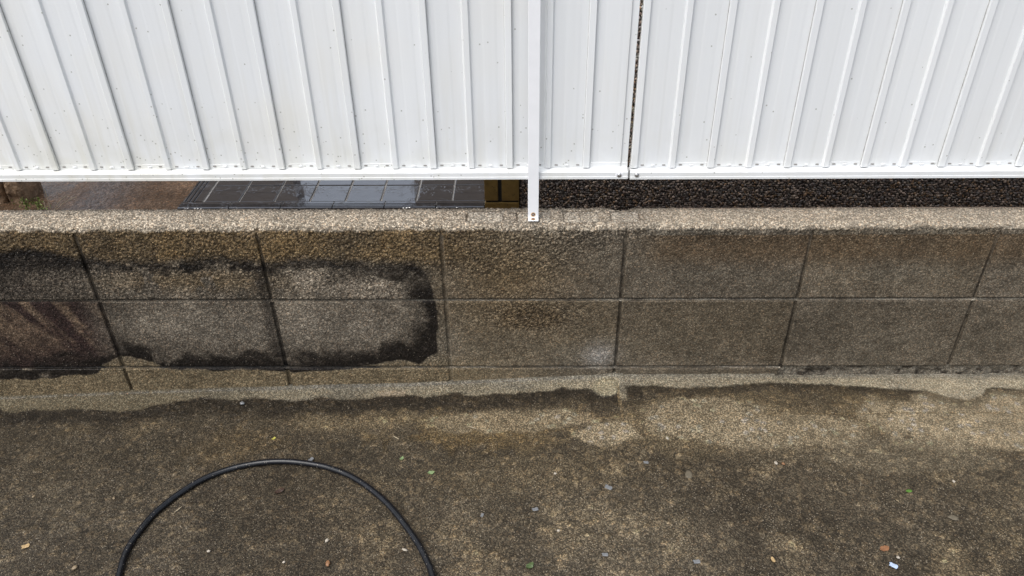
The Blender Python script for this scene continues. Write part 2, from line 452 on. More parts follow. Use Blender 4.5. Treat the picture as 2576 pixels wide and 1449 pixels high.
# ------------------------------------------------------------------ block wall
RING = [(-2.4, .33), (-1.435, 0.326), (-1.381, 0.328), (-1.343, 0.334), (-1.289, 0.336), (-1.249, 0.324), (-1.203, 0.310), (-1.123, 0.299), (-1.017, 0.296), (-0.925, 0.309), (-0.820, 0.301), (-0.777, 0.291), (-0.739, 0.308), (-0.685, 0.311), (-0.625, 0.300), (-0.519, 0.297), (-0.466, 0.294), (-0.437, 0.270), (-0.424, 0.227), (-0.422, 0.197), (-0.417, 0.166), (-0.425, 0.114), (-0.424, 0.048), (-0.454, 0.024), (-0.475, 0.008), (-0.498, 0.018), (-0.526, 0.024), (-0.566, 0.011), (-0.606, 0.003), (-0.665, -0.007), (-0.784, -0.017), (-0.880, -0.007), (-0.959, -0.013), (-1.037, -0.009), (-1.095, -0.007), (-1.127, 0.018), (-1.160, 0.025), (-1.177, 0.033), (-1.211, 0.031), (-1.244, 0.012), (-1.268, -0.019), (-1.337, -0.026), (-1.460, -0.038), (-1.578, -0.034), (-2.4, -.03)]

def gauss(x, z, cx, cz, rx, rz):
    return np.exp(-((x-cx)/rx)**2-((z-cz)/rz)**2)

def wall_look(x, z, top):
    """albedo, wetness and coarseness of the masonry at x, z (top: 0 on the face, 1 on the dry coping)"""
    E = 1.0
    mid = fbm(x*16, z*16, 201); fine = fbm(x*70, z*70, 203, 3); big = fbm(x*5, z*6, 207, 4)
    brown = lin((98, 88, 72))/E; ochre = lin((103, 86, 60))/E; grey = lin((111, 102, 89))/E
    paleg = lin((140, 130, 114))/E; blk = lin((30, 26, 23))/E; tan = lin((110, 98, 77))/E; red = lin((76, 60, 55))/E
    kb = np.floor(x/.4); kc = np.floor(z/.2); hb = h2(kb, kc, 5)
    c = np.tile(brown, (len(x), 1))*(.90+.22*hb)[:, None]
    c = mix(c, c.mean(1, keepdims=True)*np.array([1.08, 1., .88]), .4*h2(kb, kc, 9))
    c = mix(c, lin((104, 98, 86))/E, np.clip((big-.45)*2.5, 0, .6)*(.4+.6*hb))
    # bloom just above the bed joints on the right
    zr = (z % .2)
    c = mix(c, grey, np.clip(np.exp(-zr/.022)*.8*(.4+1.2*(mid-.3)), 0, .85)*(x > -.4))
    u = (x % .4); ue = np.minimum(u, .4-u)
    c = mix(c, grey, np.clip(np.exp(-ue/.02)*.55*(mid*1.6-.2), 0, .6)*(x > -.4))
    c = mix(c, lin((142, 138, 132))/E, .85*gauss(x, z, -.04, .035, .035, .035))
    xw = x+.012*(fbm(x*38, z*38, 211)-.5); zw = z+.014*(fbm(x*34, z*34, 215)-.5)
    d = sdf_poly(xw, zw, RING)
    # golden gravelly band above the stain
    up = sstep(.27, .33, z)
    c = mix(c, ochre, np.clip(up*(1-sstep(-.42, -.2, x))*(.85+.6*(mid-.5)), 0, 1))
    c = mix(c, ochre, .7*gauss(x, z, -.26, .27, .15, .12)); rp = gauss(x, z, -.20, .150, .085, .036)
    c = mix(c, lin((84, 69, 48))/E, .5*sstep(.25, .7, rp+.3*(mid-.5)))
    c = mix(c, lin((86, 66, 42))/E, .5*up*sstep(.0, .1, x)*(z < .37))
    # tan strip under the stain
    c = mix(c, tan, np.clip((1-sstep(-.02, .055, z))*(1-sstep(-.42, -.1, x)), 0, 1)*(d < 0))
    # inside: dried grey
    topf = sstep(.24, .28, z)
    ins = sstep(-.001-.022*topf, .003+.004*topf, d+.016*topf*(fbm(x*60, z*60, 225)-.5))
    ci = mix(np.tile(grey, (len(x), 1))*.80, paleg, np.clip((mid-.4)*2.2, 0, .8)*(.25+.75*gauss(x, z, -.62, .22, .22, .07)))
    pt = np.clip(2.4*(fbm(x*24, z*24, 227)-.38), 0, 1)
    ci = mix(ci, lin((146, 136, 121))/E, pt*np.clip(.9*gauss(x, z, -.72, .262, .07, .03)+.8*gauss(x, z, -.57, .245, .09, .03)+.5*gauss(x, z, -.64, .15, .15, .05), 0, 1))
    ci = mix(ci, lin((132, 124, 111))/E, .4*gauss(x, z, -.70, .12, .22, .07)+.35*gauss(x, z, -1., .13, .15, .06))
    ci = mix(ci, lin((100, 82, 52))/E, .5*gauss(x, z, -.95, .255, .22, .03)*(mid > .4))
    ci = mix(ci, lin((52, 46, 41))/E, .75*(1-sstep(-1.42, -1.17, x+.2*(mid-.5)))*sstep(.2, .21, z))
    ci = mix(ci, blk, .8*(1-sstep(-1.24, -1.19, x))*sstep(.27, .30, z+.02*(mid-.5)))
    # lower left block: reddish with slanting lighter streaks
    lb = (x < -1.2)*(z < .197)*(z > .0)
    st = fbm((x+z*.55)*26, (z-x*.2)*6, 221)
    cr = mix(np.tile(red*.42, (len(x), 1)), lin((104, 88, 72))/E, np.clip((st-.42)*3.4+.6*(fine-.5), 0, .85)*sstep(.0, .12, z))
    ci = mix(ci, cr, lb*(.55+.45*(1-sstep(-1.27, -1.205, x))))
    thick = .009+.038*sstep(-.60, -.46, x)*sstep(-.03, .06, z)+.040*(1-sstep(.0, .10, z))*(x < -.45)+.012*sstep(.24, .3, z)
    lowf = fbm(x*13, z*13, 223, 3)
    thick = 1.3*thick*(.1+1.2*mid)*(.25+3.0*np.clip(lowf-.25, 0, 1))+.022*gauss(x, z, -.47, .06, .06, .06)
    thick = thick*(1-.45*sstep(.22, .26, z)*(1-.6*gauss(x, z, -.6, .28, .16, .05)))
    ring = 1-sstep(thick*.3, thick*2.4, d+.04*(fine-.5)+.05*(fbm(x*30, z*42, 219)-.5))
    ci = mix(ci, blk*1.4, .75*(1-sstep(.0, .13, z+.05*(lowf-.5)))*(x > -1.2)*np.clip(.4+1.4*(mid-.35), 0, 1))
    ci = mix(ci, blk*1.4, .6*(1-sstep(-1.2, -1.08, x+.1*(lowf-.5)))*(x > -1.2)*(z < .195))
    ci = mix(ci, blk*.8, ring*(.97-.30*sstep(.22, .26, z)*np.clip(2*(lowf-.3), 0, 1)))
    pp = gauss(x, z, -.70, .262, .040, .022)+gauss(x, z, -.605, .238, .032, .020)+gauss(x, z, -.545, .232, .045, .026)+.7*gauss(x, z, -.66, .225, .08, .02)
    ci = mix(ci, lin((146, 135, 119))/E, .8*sstep(.30, .75, pp+.9*(fbm(x*55, z*40, 229)-.5)))
    ci = mix(ci, blk, np.clip(np.exp(-((x+.815)/.018)**2)*.85*(z > .03)*(z < .29), 0, .9)*(.4+.9*mid))  # soaked head joint
    c = mix(c, ci, ins)
    c = c*(.68+.64*fine)[:, None]*(.72+.56*mid)[:, None]
    ct = mix(np.tile(lin((190, 177, 157))/1.30, (len(x), 1)), lin((172, 161, 144))/1.30, np.clip(2*(mid-.4), 0, 1))
    ct = ct*(.84+.32*fine)[:, None]*.84
    c = mix(c, ct, top)
    dryin = ins*(1-ring)
    wet = (1-top)*np.clip(.75-.45*dryin+.3*ring*ins, 0, 1)
    coarse = np.clip(.20+.9*sstep(.25, .34, z)*(1-sstep(-.3, .1, x))+.5*sstep(.33, .375, z)*(1-.5*sstep(.4, .9, x))+.5*gauss(x, z, -.26, .27, .16, .14)
                     + 1.2*gauss(x, z, -.20, .155, .10, .04)+.4*dryin*(z > .2)+.25*(x < -.4), .1, 1.3)
    coarse = coarse*(1-.3*top)
    return np.clip(c, .004, .9), wet, coarse

CELLS = [(-.385, -.362, .0, .0), (-.345, -.265, 1, 0), (-.235, -.162, 1, 0), (-.133, -.057, 1, 0), (-.030, .03, 1, 0)]

def cell_outline(x, y):
    """hairline round the mortar-filled hollows of the coping"""
    g = np.full(x.shape, 1.)
    for a, b_, on, _ in CELLS:
        if not on: continue
        cx, cy, hx, hy = (a+b_)/2, .037, (b_-a)/2, .024
        qx = np.abs(x-cx)-hx+.012; qy = np.abs(y-cy)-hy+.012
        s = np.hypot(np.maximum(qx, 0), np.maximum(qy, 0))+np.minimum(np.maximum(qx, qy), 0)-.012
        g = np.minimum(g, np.abs(s))
    return g

def block_mesh(i, course, step):
    j = .0040
    x0, x1 = i*.4+j+.001*random.uniform(-1, 1), (i+1)*.4-j+.001*random.uniform(-1, 1)
    yo = random.uniform(-.0008, .0008)
    n = max(3, int((x1-x0)/step))
    us = np.concatenate([[x0, x0, x0+.0004], np.linspace(x0+.0018, x1-.0018, n), [x1-.0004, x1, x1]])
    dc = np.concatenate([[.014, .005, .0018], np.zeros(n), [.0018, .005, .014]])
    z0 = {2: .2046, 1: .0046, 0: -.17}[course]; z1 = {2: None, 1: .1954, 0: -.0046}[course]
    if course == 2:
        path = [(0, z0), (0, .3835), (.0035, .3905), (.011, .3955), (.03, .3958), (.066, .3955), (.080, .3915), (.092, .383), (.095, .36), (.095, .12)]
    else:
        path = [(0, z0), (0, z1)]
    P = [np.array(path[0])]
    for a, b_ in zip(path[:-1], path[1:]):
        a = np.array(a); b_ = np.array(b_); L = np.linalg.norm(b_-a)
        k = max(1, int(round(L/(step if b_[0] < .094 else .02))))
        for t in range(1, k+1): P.append(a+(b_-a)*t/k)
    P = np.array(P); T = np.gradient(P, axis=0); T /= np.linalg.norm(T, axis=1)[:, None]
    N = np.stack([-T[:, 1], T[:, 0]], 1)                 # (ny,nz): the face looks to -y, the coping up
    m = len(P); rows = [0, 0, 0]+list(range(m)); dr = [.014, .005, .0018]+[0]*m
    zoff = [0, 0, .0003]+[0]*m
    if course != 2:
        rows += [m-1]*3; dr += [.0018, .005, .014]; zoff += [0]*3
    rows = np.array(rows); dr = np.array(dr)
    BY = P[rows, 0][:, None]+0*us; BZ = P[rows, 1][:, None]+0*us
    NY = N[rows, 0][:, None]+0*us; NZ = N[rows, 1][:, None]+0*us
    U = us[None, :]+0*BY; D = np.maximum(dr[:, None], dc[None, :])
    arc = np.concatenate([[0], np.cumsum(np.linalg.norm(np.diff(P, axis=0), axis=1))])[rows][:, None]+z0+0*us
    if course == 2:
        thru = sstep(.366, .384, arc)
        full = np.interp(U, [x0, x1], [i*.4-.0006, (i+1)*.4+.0006])
        U = U+(full-U)*thru; D = D*(1-.93*thru)
    x, s, by, bz = U.ravel(), arc.ravel(), BY.ravel(), BZ.ravel()
    zz = np.where(by < .002, bz, .39)
    fine = fbm(x*120, s*120, 303, 3); mid = fbm(x*22, s*22, 305)
    bev = np.exp(-((s-.388)/.010)**2)
    top = sstep(.3815, .3875, s+.012*(fbm(x*45, s*45, 309)-.5)+.006*(fine-.5)) if course == 2 else np.zeros_like(x)
    c, wet, coarse = wall_look(x, zz, top)
    st1, id1 = stones(x, s, .0052, 61); st2, id2 = stones(x, s, .0036, 67)
    h = (.0023*coarse*st1+.0009*st2+.0012*(fine-.5)+.0016*(mid-.5))
    gap = (1-sstep(.02, .30, st1))*np.clip(coarse, 0, 1)
    c = c*(1-.5*gap*(1-.7*top))[:, None]*(.75+.5*id1*np.clip(coarse, 0, 1)+.25*(1-np.clip(coarse, 0, 1)))[:, None]
    if course == 2:
        h = h-bev*.004*sstep(.50, .75, fbm(x*30, s*3, 311))*1.5+bev*.002*(st1-.4)
        backe = sstep(.086, .094, by)
        h = h-backe*.006*fbm(x*40, s*20, 313)+.003*sstep(.074, .09, by)*(st1-.3)*(x < .12)
        c = c*(1-.22*sstep(.066, .074, by+.004*(fine-.5)))[:, None]
        g = cell_outline(x, by)*1.0
        crk = (1-sstep(.0008, .0036, g+.0015*(fine-.5)))*(by > .008)*(by < .075)
        crk2 = (1-sstep(.0006, .0022, np.abs(x+1.447-.35*(by-.04)+.01*(mid-.5))))*(by > .005)
        crk = np.maximum(crk, crk2)
        h = h-.0034*crk
        c = mix(c, lin((70, 58, 46)), .75*crk)
        zone = (x > -.40)*(x < .045)*(by > .006)*(by < .08)
        inc = np.zeros_like(x)
        for a_, b_, on, _ in CELLS:
            if on: inc = np.maximum(inc, ((x > a_) & (x < b_) & (by > .013) & (by < .061)).astype(float))
        c = mix(c, c*np.array([.80, .79, .79]), zone*(1-inc)*.6); c = mix(c, lin((168, 160, 146))/1.3, zone*inc*.5); h = h*(1-.45*zone*inc)
        chip = gauss(x, by, -.005, .1, .018, .022)
        h = h-.022*chip*(top > .3)
        # pinker, smoother mortar along the back edge on the right
        c = mix(c, lin((164, 146, 128))/1.12, .7*(by > .07)*(x > .12)*(bz > .3))
    else:
        h = h+0.
    edgefall = np.minimum(1, 1-D.ravel()/.014)
    h = h*edgefall
    tilt = .0
    V = np.stack([x, by+NY.ravel()*(h-D.ravel())+yo, bz+NZ.ravel()*(h-D.ravel())], 1)
    me = mesh_np('block', V, grid_faces(len(rows), len(us)))
    attr_col(me, 'tint', c); attr_f(me, 'wet', wet); attr_f(me, 'coarse', coarse)
    return me

def strip_mesh(name, horiz, a0, a1, b0, b1, step, seed, depth, look):
    na = max(2, int((a1-a0)/step)); nb = max(2, int(round((b1-b0)/.0022))+1)
    A, B = np.meshgrid(np.linspace(a0, a1, na), np.linspace(b0, b1, nb))
    x, z = (A.ravel(), B.ravel()) if horiz else (B.ravel(), A.ravel())
    fine = fbm(x*150, z*150, seed, 3); mid = fbm(x*20, z*20, seed+3)
    c, wet, coarse = look(x, z, mid, fine)
    cs = (B.ravel()-(b0+b1)/2)/((b1-b0)/2)
    y = depth(x, z)+.0014*(1-cs*cs)*1.0-.0022*(fine-.5)-.002*(mid-.5)
    f = grid_faces(nb, na, not horiz)
    me = mesh_np(name, np.stack([x, y, z], 1), f)
    attr_col(me, 'tint', np.clip(c, .004, .9)); attr_f(me, 'wet', wet); attr_f(me, 'coarse', coarse)
    return me

def block_wall():
    w = empty('block_wall', (0, .048, -.12))
    tag(w, 'low wet concrete block wall with dry pale coping under the white fence', 'wall')
    for i in range(-8, 6):
        vis = -4 <= i <= 2
        for course in (2, 1, 0):
            if course == 0 and i > 0: continue
            link('block', block_mesh(i, course, .0021 if vis else .012), w, M['block'])
    # mortar: bed joints, head joints, crumbling bed above the ground on the right
    def bed(x, z, mid, fine):
        c, wet, co = wall_look(x, np.full_like(z, .21 if z.mean() > .1 else .012), np.zeros_like(x))
        lip = sstep(.0, .004, -(z-np.round(z/.2)*.2))
        c = c*(.45+.3*lip)[:, None]  # shade under the upper blocks and the lit lower lip put into the tint
        c = mix(c, lin((150, 142, 127))/1.0, np.clip(.10+.80*sstep(-.7, -.2, x), 0, .9)*lip*np.clip(2.6*(fbm(x*26, z*9, 441)-.3), 0, 1))
        return c*(.8+.4*fine)[:, None], wet*.7, np.full_like(x, .4)
    link('bed_joint', strip_mesh('bed_joint', True, -3.2, 2.4, .1940, .2060, .0025, 401, lambda x, z: .0062-.0035*sstep(.0, .0045, -(z-np.round(z/.2)*.2)), bed), w, M['mortar'])
    link('bed_joint', strip_mesh('bed_joint', True, -3.2, .40, -.0060, .0060, .0025, 405, lambda x, z: .0062-.0035*sstep(.0, .0045, -(z-np.round(z/.2)*.2)), bed), w, M['mortar'])
    def crumb(x, z, mid, fine):
        c = np.tile(lin((104, 98, 87))/.95, (len(x), 1))
        c = mix(c, lin((44, 39, 33))/.95, np.clip(3.6*(fbm(x*60, z*90, 417)-.46), 0, 1))
        return c*(.7+.6*fine)[:, None], np.full_like(x, .4), np.full_like(x, .9)
    link('crumbled_joint', strip_mesh('crumbled_joint', True, .392, 2.4, -.045, .0050, .0022, 411,
         lambda x, z: .004-.004*sstep(.003, -.03, z)+.010*(fbm(x*50, z*60, 419)-.5), crumb), w, M['mortar'])
    for i in range(-7, 6):
        for z0, z1 in ((.2005, .388), (.0045, .1965), (-.15, -.004)):
            if z0 < 0 and i > 1: continue
            def head(x, z, mid, fine):
                c, wet, co = wall_look(x, z, np.zeros_like(x))
                c = mix(c, c*.42, np.clip(.9-.8*sstep(.32, .38, z)+.9*(mid-.5), 0, 1)*(.35 if i in (-1,) else 1.))
                c = mix(c, lin((128, 119, 104))/1.02, .6*sstep(.001, .0035, x-i*.4)*(i >= -1)*np.clip(2*(mid-.25), 0, 1))  # right half paled: light from the left painted into the joint
                c = mix(c, lin((112, 103, 90))/1.02, np.clip(sstep(.29, .37, z)*.7*(mid*1.5), 0, .85))
                return c*(.8+.4*fine)[:, None], np.full_like(x, .5), np.full_like(x, .4)
            link('head_joint', strip_mesh('head_joint', False, z0, z1, i*.4-.0052, i*.4+.0052, .0022, 431+i,
                 lambda x, z: (.0022 if i == -1 else .0045)-.0022*sstep(.34, .38, z)+.003*(fbm(x*30, z*30, 443)-.5), head), w, M['mortar'])
    core = box_me('core', -3.19, 2.39, .0135, .088, -.2, .372)
    core.materials.append(simple('wall_core', (.12, .10, .08), .9))
    link('core', core, w)
block_wall()

# ------------------------------------------------------------------ fence
def sheet(name, prof, z0, z1, parent, mat, z0b=None):
    me = extrude_z(name, prof, z0, z1); me.materials.append(mat)
    o = link(name, me, parent)
    return o

YF, YB, YR = .0478, .0497, .0428       # flats in front of / behind the rail flange, rib fronts
ZT = 1.22
def fence(name, label, x_lo, x_hi, first, pitch, n, capodd, mirror, dz):
    """ribs at first+k*pitch; seam caps on every other rib; board = flat, fold, flat between two caps"""
    f = empty(name, ((x_lo+x_hi)/2, .05, .489)); tag(f, label, 'fence', 'white ribbed metal fence sections')
    ribs = [first+k*pitch for k in range(n)]
    iscap = [(k % 2 == 1) == capodd for k in range(n)]
    zf = .5105+dz; zb = .500+dz
    W2 = .0076; T2 = .0050
    def flat(xa, xb, y):
        """faintly pleated flat between xa and xb"""
        L = xb-xa
        return [(xa, y), (xa+L*.30, y+.0001), (xa+L*.36, y-.0002), (xa+L*.64, y-.0002), (xa+L*.70, y+.0001), (xb, y)]
    ks = [k for k in range(n) if not iscap[k]]
    if iscap[-1]: sheet('fence_board', flat(ribs[-1]-.001, x_hi-.001, YB), zf-.0008, ZT, f, M['white'])
    if iscap[0]: sheet('fence_board', flat(x_lo+.001, ribs[0]+.001, YB), zf-.0008, ZT, f, M['white'])
    slot_me = None; rivet_me = None
    for k in ks:
        xc = ribs[k]
        xl = ribs[k-1]-.001 if k > 0 else x_lo+.001
        xr = ribs[k+1]+.001 if k < n-1 else x_hi-.001
        yl, yr = (YF, YB) if not mirror else (YB, YF)
        prof = flat(xl, xc-W2-.001, yl)+[(xc-W2, yl-.0008), (xc-T2, YR), (xc+T2, YR), (xc+W2, yr-.0008)]+flat(xc+W2+.001, xr, yr)
        me = extrude_z('fence_board', prof, zf-.0008, ZT)
        for v in me.vertices:                      # flats behind the rail flange end at its upper edge
            if v.co.z < zf and v.co.y > .0490: v.co.z = .5192+dz
        me.materials.append(M['white']); link('fence_board', me, f)
        for side, xa, xb, y in ((0, xl, xc-W2, yl), (1, xc+W2, xr, yr)):
            cap_k = k-1 if side == 0 else k+1
            if side == 0: xa = (ribs[k-1]+W2) if k > 0 else x_lo+.004
            else: xb = (ribs[k+1]-W2) if k < n-1 else x_hi-.004
            zs = .5142+dz; yy = (YF-.0006 if y == YF else YF+.0003)
            if xb-xa < .03: continue
            for px in (xa+.010, xb-.010):
                if slot_me is None:
                    slot_me = bpy.data.meshes.new('slot')
                    a, b_ = .0034, .0012
                    pts = [(-a, -b_*.5), (-a*.8, -b_), (a*.8, -b_), (a, -b_*.5), (a, b_*.5), (a*.8, b_), (-a*.8, b_), (-a, b_*.5)]
                    nn = len(pts)
                    slot_me.from_pydata([(u, 0, v) for u, v in pts]+[(u, .0012, v) for u, v in pts], [],
                                        [tuple(range(nn))]+[(i, i+nn, (i+1) % nn+nn, (i+1) % nn) for i in range(nn)])
                    slot_me.materials.append(M['slot'])
                    rivet_me = dome('rivet', (0, 0, 0), 'y', .0050, .0016, .42); rivet_me.materials.append(M['white_rail'])
                o = bpy.data.objects.new('slot', slot_me); COL.objects.link(o); o.parent = f
                o.location = Vector((px, yy-.0004, zs))-f.location
            o = bpy.data.objects.new('rivet', rivet_me); COL.objects.link(o); o.parent = f
            o.location = Vector(((xa+xb)/2, yy, zs-.0002))-f.location
    for k in range(n):
        if not iscap[k]: continue
        xc = ribs[k]; a = .0070
        prof = [(xc-a+.0012, .0500), (xc-a, .0492), (xc-a, .0436), (xc-a+.0011, .0424), (xc+a-.0011, .0424), (xc+a, .0436), (xc+a, .0492), (xc+a-.0012, .0500)]
        # undercut: the cap stands a little clear of the flats
        sheet('seam_cap', prof, zf-.0006, ZT, f, M['white'])
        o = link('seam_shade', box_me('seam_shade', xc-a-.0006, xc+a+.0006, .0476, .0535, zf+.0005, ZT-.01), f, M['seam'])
    # bottom rail: lower lip, face, bright shelf, upstand flange
    z = dz
    prof = [(.0305, .4893+z), (.0305, .4945+z), (.0312, .4952+z), (.0312, .5042+z), (.0322, .5053+z), (.0455, .5075+z), (.0486, .5082+z),
            (.0489, .5100+z), (.0489, .5184+z), (.0494, .5190+z), (.0502, .5190+z), (.0504, .5080+z), (.0504, .4893+z)]
    rail = extrude_x('bottom_rail', prof[::-1], x_lo, x_hi); rail.materials.append(M['white_rail'])
    link('bottom_rail', rail, f)
    prof = [(.030, ZT-.01), (.030, ZT+.03), (.06, ZT+.03), (.06, ZT-.01)]
    rail = extrude_x('top_rail', prof[::-1], x_lo, x_hi); rail.materials.append(M['white_rail'])
    link('top_rail', rail, f)
    return f

P_L, P_R = .08054, .08034
nL = 38; firstL = -.0893-(nL-1)*P_L
fl = fence('fence_section', 'white ribbed metal fence section left of the narrow slit, with the grimy foot', firstL-.03, -.0020, firstL, P_L, nL, (nL-1) % 2 == 1, True, 0.)
fr = fence('fence_section', 'cleaner white ribbed metal fence section right of the narrow slit', .0026, .0114+26*P_R+.05, .0114, P_R, 27, False, False, -.0012)
# closing trim of the left section beside the slit, screws of both rails
tr = extrude_z('end_trim', [(-.0165, .0470), (-.0165, .0488), (-.0140, .0500), (-.0022, .0500), (-.0022, .0540), (-.0165, .0540)][::-1], .5095, ZT, True)
tr.materials.append(M['white']); link('end_trim', tr, fl)
for parent, x, wash in ((fl, -.0198, True), (fr, .0169, False)):
    s = link('screw', dome('screw', (x, .0312, .4976), 'y', .0052, .0030), parent, M['steel'])
    hd = dome('drive_recess', (x, .0283, .4976), 'y', .0016, .0003, 1, 6, 2); link('drive_recess', hd, s, M['slot'])
    if wash:
        link('washer', dome('washer', (x, .0312, .4976), 'y', .0086, .0009, 1, 20), parent, M['bar'])
sl = extrude_z('sealant_bead', [(-.0026, .0345), (-.0012, .0335), (.0012, .0335), (.0026, .0345), (.0026, .049), (-.0026, .049)][::-1], .4895, .5075, True)
link('sealant_bead', sl, fl, M['seal'])

# upright flat bar in front of the fence, its foot turned forward on the coping
def support_bar():
    b = empty('support_bar', (-.2, .026, .3985))
    tag(b, 'white upright metal bar in front of the fence with rusty bolt hole at its foot', 'bar')
    xa, xb = -.2118, -.1888
    me = extrude_x('upright', [(.0238, .4062), (.0225, .4020), (.0180, .3992), (.0150, .3990), (.0150, .4008), (.0180, .4010), (.0205, .4028), (.0216, .4062),
                               (.0216, 1.27), (.0296, 1.27), (.0296, .4020), (.0282, .4020), (.0282, .4062)], xa, xb)
    # bar body: closed box section from just above the foot
    body = box_me('upright', xa, xb, .0232, .0300, .3995, 1.27, .0009); link('upright', body, b, M['bar'])
    foot = extrude_x('foot', [(.0236, .4010), (.0236, .3990), (.0125, .3988), (.0108, .3992), (.0108, .4004), (.0125, .4009)], xa+.0006, xb-.0006)
    link('foot', foot, b, M['bar'])
    bpy.data.meshes.remove(me)
    # stained halo, rusty rim, dark hole
    link('rust_halo', dome('rust_halo', (-.2005, .0232, .4085), 'y', .0056, .00025, 1.05), b, M['ruststain'])
    link('bolt_hole', dome('bolt_hole', (-.2005, .02305, .4090), 'y', .0042, .0005, .95), b, M['rust'])
    link('bolt_core', dome('bolt_core', (-.2003, .0226, .4088), 'y', .0022, .0003, .95), b, M['slot'])
    link('rust_halo', dome('rust_halo', (-.2007, .0170, .40095), 'z', .0062, .0003, .85), b, M['ruststain'])
    link('bolt_hole', dome('bolt_hole', (-.2007, .0172, .40115), 'z', .0044, .0006, .85), b, M['rust'])
support_bar()

# ------------------------------------------------------------------ house behind: pebbledash wall, tiled corner, terrace
def icosphere():
    t = (1+5**.5)/2
    v = np.array([(-1, t, 0), (1, t, 0), (-1, -t, 0), (1, -t, 0), (0, -1, t), (0, 1, t), (0, -1, -t), (0, 1, -t), (t, 0, -1), (t, 0, 1), (-t, 0, -1), (-t, 0, 1)])
    v /= np.linalg.norm(v[0])
    f = np.array([(0, 11, 5), (0, 5, 1), (0, 1, 7), (0, 7, 10), (0, 10, 11), (1, 5, 9), (5, 11, 4), (11, 10, 2), (10, 7, 6), (7, 1, 8),
                  (3, 9, 4), (3, 4, 2), (3, 2, 6), (3, 6, 8), (3, 8, 9), (4, 9, 5), (2, 4, 11), (6, 2, 10), (8, 6, 7), (9, 8, 1)])
    return v, f

def pebbles_mesh(name, regions, y, cell):
    v, f = icosphere(); C = []
    for x0, x1, z0, z1 in regions:
        gx = np.arange(x0, x1, cell); gzv = np.arange(z0, z1, cell)
        X, Z = np.meshgrid(gx, gzv); X[1::2] += cell/2
        C.append(np.stack([X.ravel(), Z.ravel()], 1))
    C = np.concatenate(C); n = len(C)
    C = C+rng.uniform(-.34, .34, (n, 2))*cell
    s = rng.uniform(.42, .72, (n, 1))*cell*np.stack([rng.uniform(.8, 1.35, n), rng.uniform(.6, .9, n), rng.uniform(.65, 1.05, n)], 1)
    a = rng.uniform(0, 2*math.pi, n); ca, sa = np.cos(a), np.sin(a)
    L = v[None]*s[:, None, :]*(1+.16*rng.standard_normal((n, 12, 1)))
    X = L[..., 0]*ca[:, None]-L[..., 2]*sa[:, None]; Z = L[..., 0]*sa[:, None]+L[..., 2]*ca[:, None]
    yy = y+rng.uniform(-.0016, .0012, n)
    V = np.stack([X+C[:, :1], L[..., 1]+yy[:, None], Z+C[:, 1:]], -1).reshape(-1, 3)
    F = (f[None]+12*np.arange(n)[:, None, None]).reshape(-1, 3)
    me = mesh_np(name, V, F)
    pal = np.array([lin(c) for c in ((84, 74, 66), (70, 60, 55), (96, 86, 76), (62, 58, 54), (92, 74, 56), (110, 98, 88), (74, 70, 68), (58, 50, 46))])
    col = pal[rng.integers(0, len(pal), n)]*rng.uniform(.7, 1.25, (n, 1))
    col = col*(1.7+4.*sstep(.24, .34, C[:, 1:])); attr_col(me, 'tint', np.repeat(np.clip(col, 0, .6), 12, 0))  # upper pebbles brightened: daylight behind the slit put into the tint
    return me

def house():
    h = empty('pebbledash_wall', (.6, .6, .12)); tag(h, 'dark wet pebbledash wall with ochre tiled corner behind the block wall', 'wall')
    PY = .505
    mb = NB('pebbledash_backing'); d, r1, r2, r3 = mb.vor(130)
    mb.set(Base_Color=mb.mul((.045, .039, .034), mb.map(r1, 0, 1, .5, 1.6)), Roughness=.6, Normal=mb.bump(mb.map(d, 0, .7, 1, 0), .9, .004))
    link('wall_body', box_me('wall_body', -.2315, 3.2, PY, .75, -.1, 1.25), h, mb.m)
    pm = NB('wet_pebble'); t = pm.attr('tint')
    pm.set(Base_Color=pm.mul(t, pm.map(pm.noise(400, 2), .3, .7, .8, 1.2)), Roughness=.33)
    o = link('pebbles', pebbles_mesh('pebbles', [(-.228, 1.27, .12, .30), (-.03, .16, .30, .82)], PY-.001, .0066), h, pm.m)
    tag(o, 'dark rounded pebbles set in the wall', kind='stuff')
    # ochre glazed corner tiles
    ob = NB('ochre_tile'); d, r1, r2, r3 = ob.vor(260)
    sp = ob.math('MULTIPLY', ob.math('GREATER_THAN', r1, .9), ob.map(d, .15, .4, 1, 0))
    ob.set(Base_Color=ob.mix(sp, ob.mul((.135, .086, .026), ob.map(ob.noise(60, 4), .3, .7, .75, 1.2)), (.015, .012, .010)), Roughness=.38)
    core = link('corner_core', box_me('corner_core', -.326, -.236, PY-.006, .75, -.1, 1.25), h, simple('dark_grout', (.012, .011, .010), .8))
    z = -.05; k = 0
    while z < 1.2:
        if k % 2 == 0:
            z1 = z+.060; cols = ((-.330, -.233),)
        else:
            z1 = z+.120; cols = ((-.330, -.292), (-.2815, -.233))
        if .1 < z < .5 or z < 1.2:
            for a, b_ in cols:
                link('corner_tile', box_me('corner_tile', a, b_, PY-.0125, PY+.01, z+.003, z1-.003, .0018), h, ob.m)
        z = z1; k += 1
    return h
house()

